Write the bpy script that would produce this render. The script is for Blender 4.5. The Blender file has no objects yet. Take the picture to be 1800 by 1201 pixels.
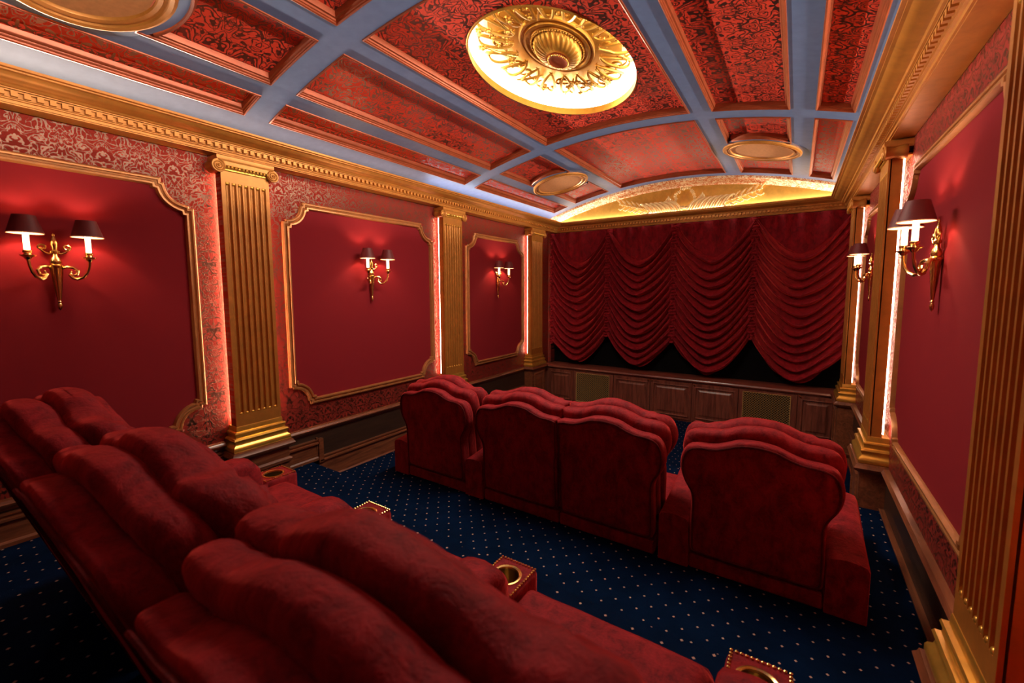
import bpy, bmesh, math, random
from mathutils import Vector, Matrix
random.seed(7)
PI=math.pi
K=1.2                     # room units -> metres
sc=bpy.context.scene
COL=sc.collection
# ------------------------------------------------------------------ camera
yaw,pitch,roll=-0.583782469,-0.093123434,-0.002704322
cyw,syw,cpt,spt=math.cos(yaw),math.sin(yaw),math.cos(pitch),math.sin(pitch)
fw=Vector((syw*cpt,cyw*cpt,spt)); r0=Vector((cyw,-syw,0)); u0=r0.cross(fw)
cr,sr=math.cos(roll),math.sin(roll)
rt=cr*r0+sr*u0; up=-sr*r0+cr*u0
cd=bpy.data.cameras.new('camera'); cam=bpy.data.objects.new('camera',cd); COL.objects.link(cam)
cam.matrix_world=Matrix(((rt.x,up.x,-fw.x,0),(rt.y,up.y,-fw.y,0),(rt.z,up.z,-fw.z,2.0*K),(0,0,0,1)))
cd.sensor_width=36; cd.lens=15.12; cd.shift_y=-0.01055; cd.clip_start=0.02; cd.clip_end=60
cd.dof.use_dof=True; cd.dof.focus_distance=4.6*K; cd.dof.aperture_fstop=2.6
sc.camera=cam
# ------------------------------------------------------------------ world, exposure
w=bpy.data.worlds.new('world'); sc.world=w; w.use_nodes=True
w.node_tree.nodes['Background'].inputs[0].default_value=(1,0.8,0.65,1)
w.node_tree.nodes['Background'].inputs[1].default_value=0.0
sc.view_settings.view_transform='Standard'
try: sc.view_settings.look='None'
except Exception: pass
sc.view_settings.gamma=1; sc.view_settings.use_curve_mapping=False
sc.view_settings.exposure=0.35
sc.cycles.use_denoising=True
sc.cycles.max_bounces=8; sc.cycles.diffuse_bounces=5; sc.cycles.glossy_bounces=3
sc.cycles.sample_clamp_indirect=6
# ------------------------------------------------------------------ lights
def area(name,loc,rot,sx,sy,power,color,shape='RECTANGLE',spread=PI):
    l=bpy.data.lights.new(name,'AREA'); l.shape=shape; l.size=sx*K; l.size_y=sy*K; l.energy=power; l.color=color; l.spread=spread
    o=bpy.data.objects.new(name,l); o.location=Vector(loc)*K; o.rotation_euler=rot; COL.objects.link(o); return o
def point(name,loc,power,color,rad=0.02):
    l=bpy.data.lights.new(name,'POINT'); l.energy=power; l.color=color; l.shadow_soft_size=rad*K
    o=bpy.data.objects.new(name,l); o.location=Vector(loc)*K; COL.objects.link(o); return o
WARM=(1,0.72,0.42); NEUT=(1,0.86,0.7); COOL=(0.82,0.9,1.0)
MC=(-1.645,3.15)          # centre of the oval ceiling recess
# oval recess lamp (its diffuser ring faces down into the room)
area('oval_recess_lamp',(MC[0],MC[1],3.655),(0,0,0),0.9,1.5,88,NEUT,'ELLIPSE')
# cove strips lying on the cornices, shining up
TILT=math.radians(86)
area('cove_left',(-3.83,3.0,3.228),(PI,TILT,0),0.03,8.0,90,NEUT,spread=math.radians(60))
area('cove_right',(0.60,3.0,3.228),(PI,-TILT,0),0.03,8.0,75,NEUT,spread=math.radians(60))
area('cove_front',(-1.62,7.09,3.205),(PI,0,0),4.1,0.04,15,(1,0.95,0.9))
area('cove_left_glow',(-3.66,5.4,3.205),(PI,0,0),0.03,3.2,5,COOL)
XL,XR=-3.85,0.62          # faces of the side walls
YF,YB=7.27,-1.45          # front / rear wall
PY=[(1.60,1.96),(4.09,4.45),(6.24,6.62)]     # pilasters
# ------------------------------------------------------------------ materials
class NT:
    def __init__(s,name):
        s.m=bpy.data.materials.new(name); s.m.use_nodes=True; s.t=s.m.node_tree; s.n=s.t.nodes; s.l=s.t.links
        s.b=s.n['Principled BSDF']
    def node(s,typ,**kw):
        n=s.n.new(typ)
        for k,v in kw.items(): setattr(n,k,v)
        return n
    def inp(s,sock,v):
        if hasattr(v,'is_output') or isinstance(v,bpy.types.NodeSocket): s.l.new(v,sock)
        else: sock.default_value=v
    def math(s,op,a,b=0.0,c=None):
        n=s.node('ShaderNodeMath',operation=op); s.inp(n.inputs[0],a); s.inp(n.inputs[1],b)
        if c is not None: s.inp(n.inputs[2],c)
        return n.outputs[0]
    def coord(s,which='Object'):
        return s.node('ShaderNodeTexCoord').outputs[which]
    def sep(s,v):
        n=s.node('ShaderNodeSeparateXYZ'); s.l.new(v,n.inputs[0]); return n.outputs
    def comb(s,x,y,z):
        n=s.node('ShaderNodeCombineXYZ'); s.inp(n.inputs[0],x); s.inp(n.inputs[1],y); s.inp(n.inputs[2],z); return n.outputs[0]
    def mapping(s,v,scale=(1,1,1),rot=(0,0,0)):
        n=s.node('ShaderNodeMapping'); s.l.new(v,n.inputs[0]); n.inputs['Scale'].default_value=scale; n.inputs['Rotation'].default_value=rot; return n.outputs[0]
    def noise(s,v,scale,detail=2,rough=0.5,dist=0.0):
        n=s.node('ShaderNodeTexNoise'); s.l.new(v,n.inputs['Vector']); n.inputs['Scale'].default_value=scale; n.inputs['Detail'].default_value=detail
        n.inputs['Roughness'].default_value=rough; n.inputs['Distortion'].default_value=dist; return n.outputs[0]
    def ramp(s,f,stops):
        n=s.node('ShaderNodeValToRGB'); s.l.new(f,n.inputs[0]); e=n.color_ramp.elements
        e[0].position=stops[0][0]; e[0].color=(*stops[0][1],1); e[1].position=stops[-1][0]; e[1].color=(*stops[-1][1],1)
        for p,c in stops[1:-1]:
            q=e.new(p); q.color=(*c,1)
        return n.outputs[0]
    def mix(s,f,a,b):
        n=s.node('ShaderNodeMix',data_type='RGBA'); s.inp(n.inputs[0],f)
        for sock,v in ((n.inputs[6],a),(n.inputs[7],b)):
            if isinstance(v,tuple): sock.default_value=(*v,1)
            else: s.l.new(v,sock)
        return n.outputs[2]
    def bump(s,h,strength=0.3,dist=0.01):
        n=s.node('ShaderNodeBump'); s.l.new(h,n.inputs['Height']); n.inputs['Strength'].default_value=strength; n.inputs['Distance'].default_value=dist
        s.l.new(n.outputs[0],s.b.inputs['Normal'])
    def set(s,**kw):
        names=dict(color='Base Color',metal='Metallic',rough='Roughness',sheen='Sheen Weight',sheenr='Sheen Roughness',sheenc='Sheen Tint',ecol='Emission Color',es='Emission Strength',coat='Coat Weight',spec='Specular IOR Level',trans='Transmission Weight',alpha='Alpha')
        for k,v in kw.items():
            sock=s.b.inputs[names[k]]
            if isinstance(v,bpy.types.NodeSocket): s.l.new(v,sock)
            elif isinstance(v,tuple): sock.default_value=(*v,1)
            else: sock.default_value=v
        return s.m
def damask(name,ua,va,P,Q,field,line,lw=0.11,k=7.0,metal=0.97,nsc=5.2):
    t=NT(name); o=t.sep(t.coord()); U,V=o[ua],o[va]
    pu=t.math('PINGPONG',U,P/2)                       # mirror symmetry
    a=t.math('MULTIPLY',V,2*PI/Q)
    R=Q/(2*PI)*0.9
    vec=t.comb(pu,t.math('MULTIPLY',t.math('COSINE',a),R),t.math('MULTIPLY',t.math('SINE',a),R))
    n1=t.noise(vec,nsc/P,0.6,0.4,0.75)
    og=t.math('ADD',t.math('COSINE',t.math('MULTIPLY',U,2*PI/P)),t.math('COSINE',a))
    f=t.math('ADD',t.math('MULTIPLY',n1,k),t.math('MULTIPLY',og,0.42))
    fr=t.math('FRACT',f); d=t.math('ABSOLUTE',t.math('SUBTRACT',fr,0.5))
    lines=t.math('LESS_THAN',d,lw)
    n2=t.noise(vec,9.5/P,0.5,0.5,0.9)
    fill=t.math('LESS_THAN',t.math('ABSOLUTE',t.math('SUBTRACT',n2,0.5)),0.028)
    m=t.math('MAXIMUM',lines,fill)
    t.set(color=t.mix(m,field,line),metal=t.math('MULTIPLY',m,metal),rough=t.math('SUBTRACT',0.8,t.math('MULTIPLY',m,0.45)),spec=0.2)
    t.bump(m,0.5,0.004)
    return t.m
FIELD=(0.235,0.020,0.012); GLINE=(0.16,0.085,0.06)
M={}
M['dam_side']=damask('damask_side_wall',1,2,0.46,0.62,FIELD,GLINE)
M['dam_front']=damask('damask_front_wall',0,2,0.46,0.62,FIELD,GLINE)
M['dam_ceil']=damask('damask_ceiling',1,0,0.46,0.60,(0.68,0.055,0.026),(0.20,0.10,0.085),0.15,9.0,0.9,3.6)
def plain_panel():
    t=NT('red_panel_fabric'); n=t.noise(t.coord(),340,1); t.set(color=(0.235,0.014,0.021),rough=0.9,spec=0.15); t.bump(n,0.12,0.001); return t.m
M['red_panel']=plain_panel()
def gold(name,col,metal=0.55,rough=0.38,streak=True):
    t=NT(name); c=t.mapping(t.coord(),(3,3,3)); n=t.noise(c,3.0,6,0.65,0.4)
    a=tuple(x*0.8 for x in col); b=tuple(min(1,x*1.1) for x in col)
    t.set(color=t.ramp(n,[(0.3,a),(0.7,b)]),metal=metal,rough=rough); t.bump(n,0.12,0.004); return t.m
M['gold']=gold('gilded_wood',(0.50,0.195,0.034),0.4,0.42)
M['gold_bright']=gold('bright_gilding',(0.80,0.45,0.08),0.7,0.3)
M['gold_relief']=gold('gilded_plaster',(0.74,0.42,0.075),0.5,0.33)
M['relief']=gold('cream_gilded_relief',(0.88,0.64,0.28),0.15,0.4)
M['copper']=gold('copper_gilt_moulding',(0.30,0.062,0.022),0.4,0.36)
M['frame']=gold('panel_frame_gilt',(0.50,0.21,0.07),0.45,0.38)
def wood(name,dark,light,axis=2,rough=0.35):
    t=NT(name); s=[9,9,9]; s[axis]=0.9
    c=t.mapping(t.coord(),tuple(s)); n=t.noise(c,2.2,6,0.62,1.1)
    t.set(color=t.ramp(n,[(0.32,dark),(0.68,light)]),rough=rough,coat=0.25); t.bump(n,0.06,0.002); return t.m
M['wood']=wood('walnut_vertical_grain',(0.085,0.022,0.014),(0.24,0.075,0.045))
M['woodh']=wood('walnut_long_grain',(0.085,0.020,0.014),(0.22,0.060,0.038),0)
M['woody']=wood('wainscot_wood',(0.10,0.028,0.012),(0.26,0.085,0.035),1)
M['dado']=wood('dark_dado_panel',(0.022,0.010,0.006),(0.045,0.02,0.011),1,0.5)
def blue():
    t=NT('slate_blue_paint'); n=t.noise(t.coord(),14,4); t.set(color=t.ramp(n,[(0.3,(0.085,0.135,0.27)),(0.7,(0.105,0.165,0.32))]),rough=0.42); return t.m
M['blue']=blue()
def velvet(name,base,hi,sheen=0.8):
    t=NT(name); co=t.coord()
    n=t.noise(t.mapping(co,(1,1,0.55)),15,6,0.7,0.5); n2=t.noise(co,90,3,0.7)
    f=t.math('ADD',t.math('MULTIPLY',n,0.75),t.math('MULTIPLY',n2,0.25))
    t.set(color=t.ramp(f,[(0.36,base),(0.50,tuple((a+b)/2 for a,b in zip(base,hi))),(0.66,hi)]),rough=0.78,sheen=sheen,sheenr=0.38,sheenc=(1,0.085,0.07),spec=0.2)
    h=t.math('ADD',n,t.math('MULTIPLY',n2,0.25)); t.bump(h,0.45,0.02); return t.m
M['velvet']=velvet('crushed_red_velvet',(0.10,0.004,0.009),(0.34,0.016,0.022),0.9)
M['piping']=velvet('dark_velvet_piping',(0.05,0.002,0.004),(0.13,0.006,0.008),0.3)
M['curtain']=velvet('stage_velvet',(0.09,0.002,0.005),(0.30,0.006,0.016),0.9)
def carpet():
    t=NT('navy_carpet_pin_dots'); co=t.coord()
    v=t.mapping(co,(1,1,1),(0,0,math.radians(-41.5))); s=t.sep(v); P=0.0805*K
    def cell(a): return t.math('SUBTRACT',t.math('FRACT',t.math('DIVIDE',a,P)),0.5)
    a=t.math('ABSOLUTE',cell(s[0])); b=t.math('ABSOLUTE',cell(s[1]))
    m=t.math('LESS_THAN',t.math('MAXIMUM',a,b),0.062)
    n=t.noise(co,5,4,0.6); n2=t.noise(co,260,2)
    base=t.ramp(n,[(0.3,(0.0010,0.006,0.022)),(0.7,(0.0018,0.0095,0.036))])
    t.set(color=t.mix(m,base,(0.42,0.27,0.22)),rough=0.95,spec=0.03); t.bump(n2,0.5,0.004); return t.m
M['carpet']=carpet()
def simple(name,col,rough=0.5,metal=0.0,**kw):
    t=NT(name); n=t.noise(t.coord(),30,3); a=tuple(x*0.9 for x in col); b=tuple(min(1,x*1.08) for x in col)
    t.set(color=t.ramp(n,[(0.3,a),(0.7,b)]),rough=rough,metal=metal,**kw); return t.m
M['brass']=simple('polished_brass',(0.80,0.55,0.20),0.22,1.0)
M['brass_dark']=simple('aged_brass',(0.55,0.40,0.16),0.45,0.35)
M['cup_metal']=simple('brass_cup_liner',(0.42,0.30,0.14),0.3,1.0)
M['black']=simple('black_screen_surround',(0.0015,0.0012,0.0015),0.8,spec=0.1)
M['shade_out']=simple('oxblood_lamp_shade',(0.13,0.008,0.010),0.6)
M['shade_in']=simple('shade_pink_lining',(0.85,0.45,0.30),0.7)
M['disc']=simple('ochre_speaker_cloth',(0.52,0.22,0.075),0.8)
M['dark']=simple('dark_void',(0.01,0.006,0.005),0.9)
M['white']=simple('white_plaster_and_overexposure',(0.85,0.80,0.68),0.6)
def emit(name,col,s):
    t=NT(name); t.set(color=col,ecol=col,es=s); return t.m
M['led_back']=emit('led_strip_hidden',(1,0.55,0.36),120)
M['led']=emit('led_strip_diffuser',(1,0.62,0.45),22)
M['ring_light']=emit('oval_light_diffuser',(1,0.93,0.80),4.5)
M['ring_led']=emit('oval_led_ring',(1,0.90,0.70),26)
M['candle']=emit('lit_candle_tube',(1,0.80,0.45),5)
M['filament']=emit('bulb_glass',(1,0.75,0.4),12)
# ------------------------------------------------------------------ mesh helpers
class MB:
    def __init__(s): s.v=[]; s.f=[]
    def add(s,vs,fs):
        b=len(s.v); s.v+= [tuple(p) for p in vs]; s.f+=[tuple(i+b for i in f) for f in fs]
    def box(s,x0,x1,y0,y1,z0,z1,bev=0):
        if bev<=0:
            s.add([(x0,y0,z0),(x1,y0,z0),(x1,y1,z0),(x0,y1,z0),(x0,y0,z1),(x1,y0,z1),(x1,y1,z1),(x0,y1,z1)],
              [(0,3,2,1),(4,5,6,7),(0,1,5,4),(1,2,6,5),(2,3,7,6),(3,0,4,7)])
        else:
            bm=bmesh.new(); bmesh.ops.create_cube(bm,size=1)
            for v in bm.verts: v.co=Vector(((x0+x1)/2+v.co.x*(x1-x0),(y0+y1)/2+v.co.y*(y1-y0),(z0+z1)/2+v.co.z*(z1-z0)))
            bmesh.ops.bevel(bm,geom=bm.edges[:],offset=bev,segments=3,profile=0.6,affect='EDGES')
            bm.verts.index_update(); s.add([v.co[:] for v in bm.verts],[[v.index for v in f.verts] for f in bm.faces]); bm.free()
    def loops(s,L,closed=True,caps=(False,False)):
        n=len(L[0]); b=len(s.v)
        for l in L: s.v+=[tuple(p) for p in l]
        for i in range(len(L)-1):
            for j in range(n if closed else n-1):
                k=(j+1)%n; s.f.append((b+i*n+j,b+i*n+k,b+(i+1)*n+k,b+(i+1)*n+j))
        if caps[0]: s.f.append(tuple(b+j for j in reversed(range(n))))
        if caps[1]: s.f.append(tuple(b+(len(L)-1)*n+j for j in range(n)))
    def lathe(s,prof,seg=24,axis='z',c=(0,0,0),sx=1,sy=1,fl=None,caps=True):
        L=[]
        for r,z in prof:
            ring=[]
            for j in range(seg):
                a=2*PI*j/seg; rr=r*(fl(a,z) if fl else 1); p=(rr*math.cos(a)*sx,rr*math.sin(a)*sy,z)
                if axis=='x': p=(z,p[0],p[1])
                elif axis=='y': p=(p[0],z,p[1])
                ring.append((p[0]+c[0],p[1]+c[1],p[2]+c[2]))
            L.append(ring)
        s.loops(L,True,(caps and prof[0][0]>1e-4,caps and prof[-1][0]>1e-4))
    def tube(s,path,rad,seg=8,flat=1.0):
        P=[Vector(p) for p in path]; n=len(P); L=[]
        if not hasattr(rad,'__len__'): rad=[rad]*n
        T0=(P[1]-P[0]).normalized(); ref=Vector((0,0,1)) if abs(T0.z)<0.9 else Vector((1,0,0))
        N=T0.cross(ref).normalized()
        for i in range(n):
            T=(P[min(i+1,n-1)]-P[max(i-1,0)]).normalized()
            N=(N-T*N.dot(T)).normalized(); B=T.cross(N)
            L.append([P[i]+(N*math.cos(2*PI*j/seg)+B*math.sin(2*PI*j/seg)*flat)*rad[i] for j in range(seg)])
        s.loops(L,True,(True,True))
    def ball(s,c,r,seg=8,rings=5,sc_=(1,1,1)):
        prof=[(max(1e-5,math.sin(PI*i/rings)),-math.cos(PI*i/rings)) for i in range(rings+1)]
        L=[[(c[0]+r*q*math.cos(2*PI*j/seg)*sc_[0],c[1]+r*q*math.sin(2*PI*j/seg)*sc_[1],c[2]+r*z*sc_[2]) for j in range(seg)] for q,z in prof]
        s.loops(L,True)
    def mapv(s,fn): s.v=[tuple(fn(*p)) for p in s.v]; return s
def finish(mb,name,mat,parent=None,smooth=True,ang=38,kind=None,recalc=True):
    me=bpy.data.meshes.new(name); me.from_pydata([(x*K,y*K,z*K) for x,y,z in mb.v],[],mb.f)
    if recalc:
        bm=bmesh.new(); bm.from_mesh(me); bmesh.ops.recalc_face_normals(bm,faces=bm.faces[:]); bm.to_mesh(me); bm.free()
    me.materials.append(M[mat])
    if smooth:
        me.shade_smooth()
        try: me.set_sharp_from_angle(angle=math.radians(ang))
        except Exception: pass
    o=bpy.data.objects.new(name,me); COL.objects.link(o)
    if parent is not None: o.parent=parent
    if kind: o['kind']=kind
    return o
def copyp(o,loc=(0,0,0),parent=None,rz=None):
    c=o.copy(); COL.objects.link(c); c.location=Vector(loc)*K
    if parent is not None: c.parent=parent
    if rz is not None: c.rotation_euler=(0,0,rz)
    return c
def empty(name,loc,rz=0,**props):
    o=bpy.data.objects.new(name,None); o.empty_display_size=0.1; COL.objects.link(o); o.location=Vector(loc)*K; o.rotation_euler=(0,0,rz)
    for k,v in props.items(): o[k]=v
    return o
def tag(o,label=None,category=None,group=None,kind=None):
    for k,v in (('label',label),('category',category),('group',group),('kind',kind)):
        if v: o[k]=v
    return o
def sweep2d(path,prof,closed=True):
    """mitred loops: path of 2-D points (counter-clockwise), prof (inward offset, height) -> list of loops of (a,b,h)"""
    n=len(path); out=[]
    nm=[]
    for i in range(n):
        p=Vector(path[i]); a=Vector(path[(i-1)%n]); b=Vector(path[(i+1)%n])
        d1=(p-a).normalized() if (closed or i>0) else (b-p).normalized()
        d2=(b-p).normalized() if (closed or i<n-1) else d1
        n1=Vector((-d1.y,d1.x)); n2=Vector((-d2.y,d2.x)); m=n1+n2
        if m.length<1e-4: m=n1
        m.normalize(); c=max(0.4,m.dot(n1)); nm.append(m/c)
    for off,h in prof: out.append([(path[i][0]+nm[i].x*off,path[i][1]+nm[i].y*off,h) for i in range(n)])
    return out
# ------------------------------------------------------------------ floor
LOW,AIS,PLAT,RISE=0.0,0.15,0.36,0.68
fb=MB(); fb.box(XL-0.1,XR+0.1,4.2,YF+0.1,-0.12,LOW)
floor=finish(fb,'floor','carpet',smooth=False,kind='structure')
m=MB(); m.box(XL-0.1,-3.07,2.28,4.2,-0.12,AIS); finish(m,'aisle_step','carpet',floor,False)
m=MB(); m.box(-3.07,XR+0.1,2.28,4.05,-0.12,PLAT); m.box(XL-0.1,XR+0.1,1.40,2.28,-0.12,PLAT); finish(m,'seating_platform','carpet',floor,False)
m=MB(); m.box(XL-0.1,-2.85,YB-0.1,1.62,-0.12,0.50); finish(m,'rear_aisle_step','carpet',floor,False)
m=MB(); m.box(-2.85,XR+0.1,YB-0.1,1.62,-0.12,RISE-0.001); finish(m,'rear_riser','carpet',floor,False)
# ------------------------------------------------------------------ walls
def side_wall(side):
    if side=='left': X=lambda d:XL+d
    else: X=lambda d:XR-d
    def mp(mb): return mb.mapv(lambda d,y,z:(X(d),y,z))
    mb=MB(); mb.box(-0.12,0,YB-0.1,YF+0.1,-0.12,3.75); wall=finish(mp(mb),'wall_'+side,'dam_side',smooth=False,kind='structure')
    # fabric panels with notched corners
    prof=[(-0.045,0.0),(-0.045,0.022),(-0.036,0.030),(-0.026,0.030),(-0.022,0.022),(-0.012,0.018),(-0.004,0.034),(0.008,0.036),(0.014,0.022),(0.016,0.008)]
    spans=[(-0.95,1.40),(2.16,3.96),(4.70,6.12)]
    for a,b in spans:
        z0,z1=0.965,2.765; r=0.17; lp=0.022
        pts=[]
        for (cy,cz,a0) in ((b,z0,180),(b,z1,270),(a,z1,360),(a,z0,90)):
            arc=[(cy+r*math.cos(math.radians(a0-90*t/10)),cz+r*math.sin(math.radians(a0-90*t/10))) for t in range(11)]
            dy0=arc[0]; dy1=arc[-1]
            sy=-1 if cy==b else 1; sz=1 if cz==z0 else -1
            if abs(arc[0][1]-cz)<1e-6: pts+= [(arc[0][0]+sy*lp,cz),(arc[0][0]+sy*lp,cz+sz*lp)]+arc[1:-1]+[(cy+sy*lp,arc[-1][1]+sz*lp),(cy,arc[-1][1]+sz*lp)]
            else: pts+= [(cy,arc[0][1]+sz*lp),(cy+sy*lp,arc[0][1]+sz*lp)]+arc[1:-1]+[(arc[-1][0]+sy*lp,cz+sz*lp),(arc[-1][0]+sy*lp,cz)]
        L=sweep2d(pts,prof); mb=MB(); mb.loops([[(h,y,z) for y,z,h in l] for l in L]); finish(mp(mb),'panel_moulding','frame',wall)
        mb=MB(); n=len(pts); mb.v=[(0.008,y,z) for y,z in pts]; mb.f=[tuple(range(n))]; finish(mp(mb),'fabric_panel','red_panel',wall,False)
    # wainscot: rail, dado, base
    def run(name,mat,profile,y0,y1):
        mb=MB(); mb.loops([[(d,y0,z),(d,y1,z)] for d,z in profile],closed=False); 
        n=len(profile); mb.f.append(tuple(2*i for i in range(n))); mb.f.append(tuple(2*i+1 for i in reversed(range(n)))); finish(mp(mb),name,mat,wall)
    rail=[(0,0.628),(0.012,0.628),(0.016,0.642),(0.03,0.648),(0.042,0.660),(0.045,0.672),(0.036,0.680),(0.03,0.690),(0,0.696)]
    segs=[(YB,PY[0][0]-0.05),(PY[0][1]+0.05,PY[1][0]-0.05),(PY[1][1]+0.05,PY[2][0]-0.05)]
    for n_,(a,b) in enumerate(segs): run('chair_rail','woody',[(d,z+(0.085 if n_==0 else 0)) for d,z in rail],a,b)
    mb=MB(); mb.box(-0.01,0.006,YB,YF,-0.1,0.628); finish(mp(mb),'dado_panel','dado',wall,False)
    mb=MB(); mb.box(-0.01,0.006,YB,1.55,0.6,0.713); finish(mp(mb),'dado_panel','dado',wall,False)
    def lower(y0,y1,zt,zb):
        run('baseboard','woody',[(0.006,zb),(0.040,zb),(0.040,zb+0.022),(0.028,zb+0.034),(0.024,zt-0.05),(0.006,zt-0.05)],y0,y1)
        run('dado_moulding','woody',[(0.006,zt-0.055),(0.024,zt-0.055),(0.045,zt-0.045),(0.045,zt-0.030),(0.028,zt-0.026),(0.030,zt-0.014),(0.038,zt-0.010),(0.038,zt),(0.006,zt)],y0,y1)
    lower(YB,1.55,0.70,0.50 if side=='left' else RISE-0.1)
    lower(2.05,2.36,0.565,PLAT); lower(2.36,4.04,0.385,0.13); lower(4.50,6.19,0.385,0.0)
    mb=MB(); mb.box(0.006,0.045,2.352,2.40,0.33,0.565); mb.box(0.006,0.03,2.338,2.352,0.36,0.58); finish(mp(mb),'step_moulding','woody',wall,False)
    # pilasters
    for i,(a,b) in enumerate(PY):
        if side=='left' or True:
            G=0.026 if i==0 else 0.045; D=0.125
        n_fl=7; w=b-a
        mb=MB(); mb.box(G,D-0.020,a+0.004,b-0.004,0.90,2.98); pil=finish(mp(mb),'pilaster','dam_side' if (i==0 and side=='left') else 'gold',wall,False)  # first left pilaster: damask sides paint in the wall's reflection on polished gilding
        zf0,zf1=1.00,2.84
        # face with flutes
        ys=[];dep=[];m0=0.022; pw=(w-2*m0)/n_fl
        ys.append(a);dep.append(D)
        for k in range(n_fl):
            c=a+m0+pw*(k+0.5); hw=pw*0.36
            for t in range(9):
                th=PI*t/8; ys.append(c-hw*math.cos(th)); dep.append(D-0.017*math.sin(th))
        ys.append(b);dep.append(D)
        face=MB(); nn=len(ys)
        rows=[(0.90,0),(zf0,0),(zf0+0.001,1),(zf1,1),(zf1+0.001,0),(2.98,0)]
        face.loops([[(D-(D-dp)*k,y,z) for y,dp in zip(ys,dep)] for z,k in rows],closed=False)
        face.loops([[(D-0.012,a,z),(D,a,z)] for z in (0.90,2.98)],closed=False); face.loops([[(D-0.012,b,z),(D,b,z)] for z in (0.90,2.98)],closed=False)
        finish(mp(face),'fluted_face','gold',pil,recalc=False)
        for zz in (zf0+0.006,zf1-0.006):
            for k in range(n_fl):
                cb=MB(); cb.ball((D-0.006,a+m0+pw*(k+0.5),zz),pw*0.33,8,6,(0.55,1,0.8)); finish(mp(cb),'flute_end_glint','gold_bright',pil)  # bright gilt beads added for the light caught in the rounded flute ends
        def wrap(prof,name,mat,ya=a,yb=b,df=D):
            q=MB(); L=[[(0,ya-o,z),(df+o,ya-o,z),(df+o,yb+o,z),(0,yb+o,z)] for o,z in prof]
            q.loops(L,closed=False); q.f.append((0,1,2,3)); e=4*(len(prof)-1); q.f.append((e,e+1,e+2,e+3)); finish(mp(q),name,mat,pil)
        wrap([(0.045,0.705),(0.052,0.715),(0.052,0.735),(0.046,0.748),(0.034,0.758),(0.030,0.775),(0.034,0.785),(0.040,0.80),(0.034,0.812),(0.020,0.818),(0.018,0.83),(0.022,0.842),(0.026,0.852),(0.022,0.862),(0.006,0.866),(0.004,0.90),(0.002,0.905)] ,'pilaster_base','gold_bright')
        # wood pedestal
        zb=[PLAT if side=='left' else PLAT,0.0,0.0][i]
        wrap([(0.05,zb),(0.05,zb+0.03),(0.038,zb+0.036),(0.036,0.50 if i==0 else 0.06),(0.05,0.505 if i==0 else 0.065),(0.056,0.53 if i==0 else 0.09),(0.038,0.545 if i==0 else 0.10),(0.036,0.628),(0.05,0.640),(0.072,0.655),(0.078,0.672),(0.066,0.690),(0.062,0.704)],'pedestal','woody')
        if i>0:
            q=MB(); q.loops([[(h,y,z) for y,z,h in l] for l in sweep2d([(a+0.06,0.16),(b-0.06,0.16),(b-0.06,0.56),(a+0.06,0.56)],[(-0.03,D+0.036),(-0.022,D+0.05),(-0.008,D+0.052),(0,D+0.038),(0.02,D+0.036),(0.035,D+0.042)])],caps=(False,True)); finish(mp(q),'pedestal_panel','woody',pil)
        # capital
        wrap([(0.004,2.925),(0.010,2.93),(0.010,2.94),(0.004,2.945)],'necking','gold_bright')
        cap=MB()
        wrap([(0.018,2.985),(0.030,2.995),(0.034,3.01),(0.034,3.03),(0.02,3.04)],'abacus','gold')
        for yy,sg in ((a-0.022,1),(b+0.022,-1)):
            q=MB(); q.lathe([(0.044,0.03),(0.050,0.045),(0.040,0.08),(0.036,0.105),(0.044,0.135),(0.050,0.150),(0.046,0.158),(0.034,0.158)],20,'x',(0,yy,2.952)); 
            sp=[]
            for t in range(34):
                th=t/33*2.25*2*PI; rr=0.043*(1-t/33*0.82); sp.append((0.160,yy+sg*rr*math.sin(th)*1.0,2.952+rr*math.cos(th)))
            q.tube(sp,[0.0065*(1-0.4*t/33) for t in range(34)],6); q.ball((0.160,yy,2.952),0.009)
            finish(mp(q),'volute','gold',pil)
        q=MB(); q.box(0.03,0.155,a-0.02,b+0.02,2.962,2.992); nb=13
        finish(mp(q),'capital_band','gold',pil,False)
        q=MB()
        for k in range(nb): q.ball((0.152,a+0.02+(w-0.04)*k/(nb-1),2.952),0.0125,8,5,(1,0.9,1.15))
        finish(mp(q),'egg_moulding','gold_bright',pil,kind='stuff')
        # LED strips behind both edges
        ins=0.03 if i==0 else 0.0
        for yy in (a+0.004+ins,b-0.020-ins):
            q=MB(); q.box(G-0.010,G-0.002,yy,yy+0.016,0.93,2.93); finish(mp(q),'led_strip','led_back' if i==0 else 'led',pil,False)
    return wall
side_wall('left'); side_wall('right')
# front wall, rear wall
m=MB(); m.box(XL-0.1,XR+0.1,YF,YF+0.1,-0.12,3.15); wf=finish(m,'wall_front','dam_front',smooth=False,kind='structure')
m=MB(); m.box(XL,-3.79,7.05,YF,0.66,3.06); m.box(0.57,XR,7.05,YF,0.66,3.06); finish(m,'trim_4','dam_front',smooth=False,kind='structure')
m=MB(); m.box(XL-0.1,XR+0.1,YB-0.1,YB,-0.12,3.75); finish(m,'wall_back','dam_front',smooth=False,kind='structure')
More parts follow.
